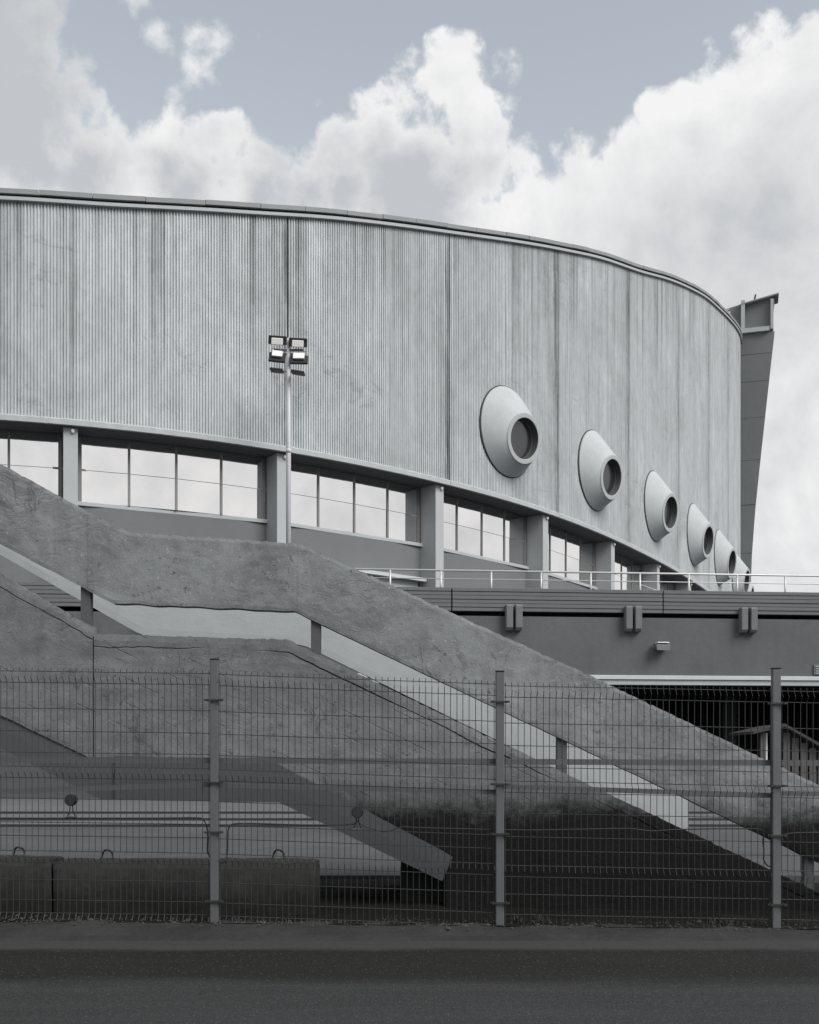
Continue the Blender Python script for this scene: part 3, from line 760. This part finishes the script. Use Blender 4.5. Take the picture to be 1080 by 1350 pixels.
p_bot = lin([(-560, 422), (0, 717), (148, 795), (388, 806), (780, 993), (1190, 1190)])
for (a, b, yo) in ((XL, sx(116) - .0005, .003), (sx(116) + .0005, sx(392) - .0005, .0), (sx(392) + .0005, XR, .004)):
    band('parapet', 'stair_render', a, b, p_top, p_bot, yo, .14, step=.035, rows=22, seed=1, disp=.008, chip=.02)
s_top = lin([(-560, 440), (0, 757), (121.9, 827), (122.1, 835), (382, 843), (393, 850), (780, 1036), (1190, 1228)])
def cap_bot(x): return s_top(x) - .125 - .012 * mnoise.noise((x * 3, 3, 3))
s_bot0 = lin([(-560, 648), (0, 943), (123, 1002), (352, 1007), (594, 1130), (596, 1131)])
def s_bot(x): return s_bot0(x) if x < sx(588) else -.05
s_cap_top = s_top
# stringer: cap course of render over the body, split at the movement joint
xj = sx(122)
for (a, b, sd) in ((XL, xj - .006, 3), (xj + .006, sx(1130), 4)):
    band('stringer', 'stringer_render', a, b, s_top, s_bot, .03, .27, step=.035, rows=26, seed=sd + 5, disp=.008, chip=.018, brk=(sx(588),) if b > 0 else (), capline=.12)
# smooth edge beam under the stringer
bm_bot = lin([(-560, 690), (0, 987), (130, 1054), (368, 1058), (583, 1162), (597, 1131)])
bm_top = lin([(-560, 640), (0, 936), (123, 996), (352, 1000), (597, 1129)])
def bt2(x): return max(bm_top(x) if x < sx(597) else sz(1130), bm_bot(x) + .004)
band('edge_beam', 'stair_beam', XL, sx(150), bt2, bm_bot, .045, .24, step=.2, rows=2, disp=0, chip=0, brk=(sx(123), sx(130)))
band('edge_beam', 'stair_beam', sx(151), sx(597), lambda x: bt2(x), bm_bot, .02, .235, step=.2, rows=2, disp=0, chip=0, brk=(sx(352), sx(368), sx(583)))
# uprights carrying the parapet
for px, a, b in ((111.5, 772, 832), (416, 812, 866), (742, 968, 1025), (1069, 1122, 1182)):
    MB().box(sx(px) - .048, sx(px) + .048, .04, .135, sz(b), sz(a)).build('upright', 'stair_inner', stair)
# far side wall of the stair
YF = 13.3; FS = F / YF
def fx(px): return (px - 540) / FS
def fz(py): return EYE + (HZ - py) / FS
def lin2(pts):
    P = [(fx(a), fz(b)) for a, b in pts]; old = [(q[0], q[1]) for q in P]
    def f(x):
        i = 0
        for k in range(len(P) - 1):
            if P[k][0] <= x: i = k
        (x0, z0), (x1, z1) = P[i], P[i + 1]
        return z0 + (z1 - z0) * (x - x0) / (x1 - x0)
    return f
f_bot = lin2([(-480, 430), (0, 731), (186, 837), (400, 850), (908, 1100), (1100, 1190)])
def f_top(x): return p_top(x) - .02
band('far_parapet', 'far_parapet', XL, fx(908), f_top, f_bot, YF - YS, YF - YS + .15, step=.1, rows=10, disp=.004, chip=.004, seed=8)
# flight slabs, landing and steps
LZ = EYE + 165 / SS - .26
LX0, LX1 = sx(128), sx(385)
def flight_slab(name, xa, xb, za, zb_, th=.16):
    v = [(xa, .27, za), (xb, .27, zb_), (xb, .27, zb_ + th), (xa, .27, za + th)]; v += [(x, YF - YS + .14, z) for x, y, z in v]
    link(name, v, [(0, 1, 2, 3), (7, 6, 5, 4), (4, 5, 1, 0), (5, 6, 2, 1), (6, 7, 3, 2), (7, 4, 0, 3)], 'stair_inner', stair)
flight_slab('flight_slab', XL, sx(128), bm_bot(XL) + .02, sz(1052)); flight_slab('landing_slab', sx(129), sx(366), sz(1051), sz(1055)); flight_slab('flight_slab', sx(367), sx(583), sz(1056), sz(1158))
stepm = None
def add_step(x, z):
    global stepm
    if stepm is None:
        stepm = MB().box(-.17, .17, .28, YF - YS - .01, -.17, 0, .008).build('step', 'stair_inner', stair); o = stepm
    else:
        o = stepm.copy(); COL.objects.link(o); o.parent = stair
    o.location = (x, 0, z)
k = 0; x = LX1 + .16
while True:
    z = LZ - .155 * (k + 1)
    if z < .12: break
    add_step(x, z); x += .323; k += 1
x = LX0 - .16; z = LZ + .165
while x > XL: add_step(x, z); x -= .30; z += .165
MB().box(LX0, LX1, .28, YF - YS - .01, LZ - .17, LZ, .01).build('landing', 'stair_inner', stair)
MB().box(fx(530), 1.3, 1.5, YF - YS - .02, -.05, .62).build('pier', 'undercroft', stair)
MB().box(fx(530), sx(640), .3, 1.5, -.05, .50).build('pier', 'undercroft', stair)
MB().box(XL, XL + .5, .3, YF - YS, -.05, bm_bot(XL)).build('pier', 'stair_inner', stair)

# ================================================================== CONCRETE BLOCKS with lifting loops
def cblock(x0, x1, label):
    t = thing('concrete_block', label, 'block', ((x0 + x1) / 2, 10.78, bed_z(x0) - .04), 0, 'foundation blocks behind the fence')
    hw = (x1 - x0) / 2; n = 60; v = []; f = []; rows = 10
    pr = []
    H = .53
    for k in range(rows + 1): pr.append((-.23, -.05 + (H - .02) * k / rows))
    pr += [(-.215, H - .004), (-.1, H), (.1, H), (.22, H - .01), (.23, H - .06), (.23, -.05)]
    m = len(pr)
    for i in range(n + 1):
        x = -hw + 2 * hw * i / n; ed = .012 if i in (0, n) else 0
        for (y, z) in pr:
            d = .008 * mnoise.noise((x * 4 + x0 * 3, y * 4, z * 4)) + .006 * mnoise.noise((x * 14 + x0, y * 14, z * 14))
            tp = z > H - .07
            v.append((x, y + d + (ed if y < 0 else -ed), z + (d * 1.6 if tp else 0) - (ed if tp else 0) - (.03 * max(0, mnoise.noise((x * 5 + x0, 3, 3)) - .2) if tp and y < -.15 else 0)))
    for i in range(n):
        for k in range(m): j = (k + 1) % m; f.append((i * m + k, (i + 1) * m + k, (i + 1) * m + j, i * m + j))
    f += [tuple(range(m)), tuple(range(n * m + m - 1, n * m - 1, -1))]
    link('block_body', v, f, 'block', t)
    for xx in (-hw + .44, hw - .37):
        pts = [(xx + .055 * math.cos(a), .02 * math.sin(3 * a), H - .01 + .10 * max(0, math.sin(a)) ** .8) for a in [math.pi * q / 12 for q in range(13)]]
        MB().tube([(xx + .055, 0, H - .05)] + pts + [(xx - .055, 0, H - .05)], .010, 6).build('lifting_loop', 'iron', t, True)
    return t
bs = F / 10.55
cblock((-280 - 540) / bs, (66 - 540) / bs, 'dark concrete block with lifting loops reaching left of the fence post')
cblock((70 - 540) / bs, (416 - 540) / bs, 'long dark concrete block whose end stands beside the black gap under the stair')

# ================================================================== FENCE
YFE = 10.1; FE = F / YFE
fence = thing('wire_mesh_fence', 'grey welded wire mesh fence with square posts along the road', 'fence', (0, YFE, 0))
def ex(px): return (px - 540) / FE
def ez(py): return EYE + (HZ - py) / FE
posts = [(-98, 860), (283, 870), (659, 886), (1023, 882), (1396, 896)]
PX = [ex(p[0]) for p in posts]
for (px, ty) in posts:
    x = ex(px); z0 = bed_z(x) - .1
    po = MB().box(x - .037, x + .037, -.03, .03, z0, ez(ty), .006).build('fence_post', 'galvanised', fence)
    MB().box(x - .040, x + .040, -.033, .033, ez(ty) + .0, ez(ty) + .012, .003).build('post_cap', 'black_housing', po)
    for zc in (2.0, 1.27 + .0, .83, .22):
        zc2 = zc + bed_z(x) * .6
        cl = MB().box(x - .085, x + .085, -.052, -.036, zc2 - .008, zc2 + .008)
        cl.tube([(x + .06, -.075, zc2), (x + .06, .01, zc2)], .011, 6); cl.tube([(x - .06, -.075, zc2), (x - .06, .01, zc2)], .011, 6)
        cl.build('clamp', 'iron', po)
FOLDS = [2.26, 1.415, .665, .115]           # heights of the stiffening folds
def prof(z):
    y = 0
    for c in FOLDS:
        d = abs(z - c)
        if d < .05: y = -.042 * (1 - d / .05)
    return y
tops = [(877, 882), (883, 896), (898, 905), (905, 912)]
panels = [(PX[i] + .05, PX[i + 1] - .05, t) for i, t in enumerate(tops)]
for (xa, xb, (ta, tb_)) in panels:
    mb = MB(); za, zb_ = ez(ta), ez(tb_); off = lambda x: za + (zb_ - za) * (x - xa) / (xb - xa) - 2.35
    n = round((xb - xa) / .0555)
    zs = sorted(set([.065, .165, 2.31, 2.34, .04] + [c + d for c in FOLDS for d in (-.05, 0, .05)])); zs = [z for z in zs if .03 <= z <= 2.35]
    w_ = .0031
    for i in range(n + 1):
        x = xa + (xb - xa) * i / n; o_ = off(x); jx = random.uniform(-.0015, .0015)
        pts = [(x + jx, prof(z), z + o_) for z in zs]
        mb.tube(pts, w_, 4)
    hz_ = sorted(set([c + d for c in FOLDS for d in (-.05, .05)] + [1.98, 1.78, 1.59, 1.18, .97, .85, .46, .28]))
    for z in hz_:
        mb.tube([(xa - .02, prof(z) + .006, z + off(xa)), (xb + .02, prof(z) + .006, z + off(xb))], w_ * 1.1, 4)
    stuff(mb.build('wire_panel', 'fence_wire', fence))
# two steel tubes fixed behind the posts
for i in range(len(PX) - 1):
    for (ya, yb, r_, hh) in ((998 + i * 1.6, 999.5 + i * 1.6, .0, .026), ((1044, 1032, 1034, 1043, 1048)[i], (1031, 1041.5, 1046, 1049, 1050)[i], 0, .022)):
        mb = MB(); a, b = PX[i] + .0, PX[i + 1]
        za, zb_ = ez(ya + 3), ez(yb + 3)
        mb.add([(a, .045, za - hh), (b, .045, zb_ - hh), (b, .045, zb_ + hh), (a, .045, za + hh), (a, .095, za - hh), (b, .095, zb_ - hh), (b, .095, zb_ + hh), (a, .095, za + hh)],
               [(0, 1, 2, 3), (7, 6, 5, 4), (4, 5, 1, 0), (5, 6, 2, 1), (6, 7, 3, 2), (7, 4, 0, 3)])
        mb.build('brace_tube', 'galvanised', fence)
# cable with loops round the posts
cp = [(-150, 1078), (0, 1079), (100, 1079), (200, 1079), (255, 1078.5), (266, 1081), (271, 1090), (272.5, 1105), (272, 1122), (275, 1132), (281, 1138), (290, 1139), (296, 1134), (298.5, 1124), (299, 1105), (300, 1093), (306, 1087), (330, 1086), (400, 1088), (440, 1088), (465, 1087), (471, 1083), (478, 1088), (490, 1093), (505, 1096.5), (516, 1095), (530, 1091), (560, 1092), (640, 1094), (700, 1095), (760, 1094), (830, 1093), (860, 1096), (900, 1094), (960, 1093), (1004, 1094), (1010, 1102), (1010, 1130), (1016, 1142), (1026, 1144), (1032, 1135), (1034, 1110), (1040, 1100), (1100, 1098), (1250, 1099)]
def smooth_path(P, k=5):
    out = []
    for i in range(len(P) - 1):
        p0, p1, p2, p3 = P[max(i - 1, 0)], P[i], P[i + 1], P[min(i + 2, len(P) - 1)]
        for j in range(k):
            t = j / k
            out.append(tuple(.5 * ((2 * b) + (-a + c) * t + (2 * a - 5 * b + 4 * c - d) * t * t + (-a + 3 * b - 3 * c + d) * t ** 3) for a, b, c, d in zip(p0, p1, p2, p3)))
    out.append(P[-1]); return out
cb = MB().tube([(ex(a), YFE + .06 + (.03 if abs(a - 285) < 12 or abs(a - 1022) < 12 else 0), ez(b)) for a, b in smooth_path(cp)], .0065, 6).build('cable', 'rubber', smooth=True)
tag(cb, 'thin black cable strung along the wire fence with loops at the posts', 'cable')
def spot(px, py, label):
    t = thing('round_spotlight', label, 'spotlight', (ex(px), YFE + .05, ez(py + 22)), 0, 'round spotlights on the fence cable')
    q = 22 / FE
    hd = MB().tube([(0, -.05, q), (0, -.035, q), (0, .03, q), (0, .05, q)], [.046, .052, .050, .03], 18).build('lamp_head', 'black_housing', t)
    for s_ in (-1, 1):
        MB().tube([(s_ * .010, .0, q - .03), (s_ * .014, 0, .05), (s_ * .034, 0, .005)], .0055, 6).build('bracket_leg', 'black_housing', t)
    MB().box(-.05, .05, -.012, .012, -.008, .003, .002).build('foot_plate', 'galvanised', t)
spot(92, 1055, 'black round spotlight on two legs clipped above the concrete blocks')
spot(471, 1071, 'black round spotlight hanging in front of the smooth stair beam')

# ================================================================== HUT under the terrace
hut = thing('timber_hut', 'small board clad hut with a pitched roof in the dark undercroft', 'hut', (12.0, 36.0, .1), 0)
HS = F / 36.0
def hx(px): return (px - 540) / HS - 12.0
def hzz(py): return EYE + (HZ - py) / HS - .1
hp = 1032
for i in range(7):
    a = 1033 + i * 11.5; zt = hzz(961 + (a - 1033) * .58 + 3)
    MB().box(hx(a), hx(a + 9.0), 0 + random.uniform(0, .03), .06, 0, zt - .05, .004).build('board', 'hut_board', hut)
v = []
for (px, py) in ((990, 968), (1032, 958), (1125, 1011)):
    for y in (-.25, 2.5):
        v += [(hx(px), y, hzz(py)), (hx(px), y, hzz(py) + .09)]
link('roof', v, [(0, 4, 5, 1), (2, 3, 7, 6), (0, 2, 6, 4), (1, 5, 7, 3), (4, 8, 9, 5), (6, 7, 11, 10), (4, 6, 10, 8), (5, 9, 11, 7), (0, 1, 3, 2), (8, 10, 11, 9)], 'dark_board', hut)
MB().box(hx(1003), hx(1009), 0, .12, 0, hzz(966)).build('porch_post', 'hut_board', hut)
MB().box(hx(1014), hx(1016), .3, .4, 0, hzz(966)).build('porch_post', 'lamp_white', hut)
MB().box(hx(1033), hx(1118), .07, 2.3, 0, 1.0).build('hut_core', 'dark_board', hut)
# ================================================================== loose stones and dry weeds at the fence foot
mb = MB()
for i in range(900):
    x = random.uniform(-4.3, 4.3); y = 10.0 + random.gauss(.12, .13); r_ = random.uniform(.004, .016) * (2.0 if random.random() < .06 else 1)
    z = max(sh_z(x, min(y, 10.19)), soil_z(x, max(y, 10.0)))
    pts = [Vector((random.uniform(.7, 1.2) * a, random.uniform(.7, 1.2) * b, random.uniform(.5, .9) * c)) * r_ + Vector((x, y, z)) for a, b, c in ((1, 0, 0), (-1, 0, 0), (0, 1, 0), (0, -1, 0), (0, 0, 1), (0, 0, -1))]
    mb.add(pts, [(0, 2, 4), (2, 1, 4), (1, 3, 4), (3, 0, 4), (2, 0, 5), (1, 2, 5), (3, 1, 5), (0, 3, 5)])
o = stuff(mb.build('gravel', 'stone')); tag(o, 'loose gravel and crumbs of concrete along the foot of the fence', 'gravel')
mb = MB()
for i in range(40):
    x = random.choice((random.uniform(-4.3, 4.3), random.gauss(1.1, .25), random.gauss(2.9, .4))); y = random.uniform(10.12, 10.4)
    z = soil_z(x, y) - .01
    for k in range(random.randint(4, 9)):
        a = random.uniform(0, 6.28); L = random.uniform(.03, .11); ln = random.uniform(.3, 1.0)
        d = Vector((math.cos(a) * ln, math.sin(a) * ln, 1)).normalized() * L; sd = Vector((-math.sin(a), math.cos(a), 0)) * .003
        p = Vector((x + random.gauss(0, .03), y + random.gauss(0, .03), z)); q = p + d + Vector((math.cos(a), math.sin(a), -.4)) * L * .35
        mb.add([p - sd, p + sd, p + d * .6 + sd, p + d * .6 - sd, q], [(0, 1, 2, 3), (3, 2, 4)])
o = stuff(mb.build('weeds', 'weed')); tag(o, 'dry tufts of weed at the foot of the fence', 'weeds')
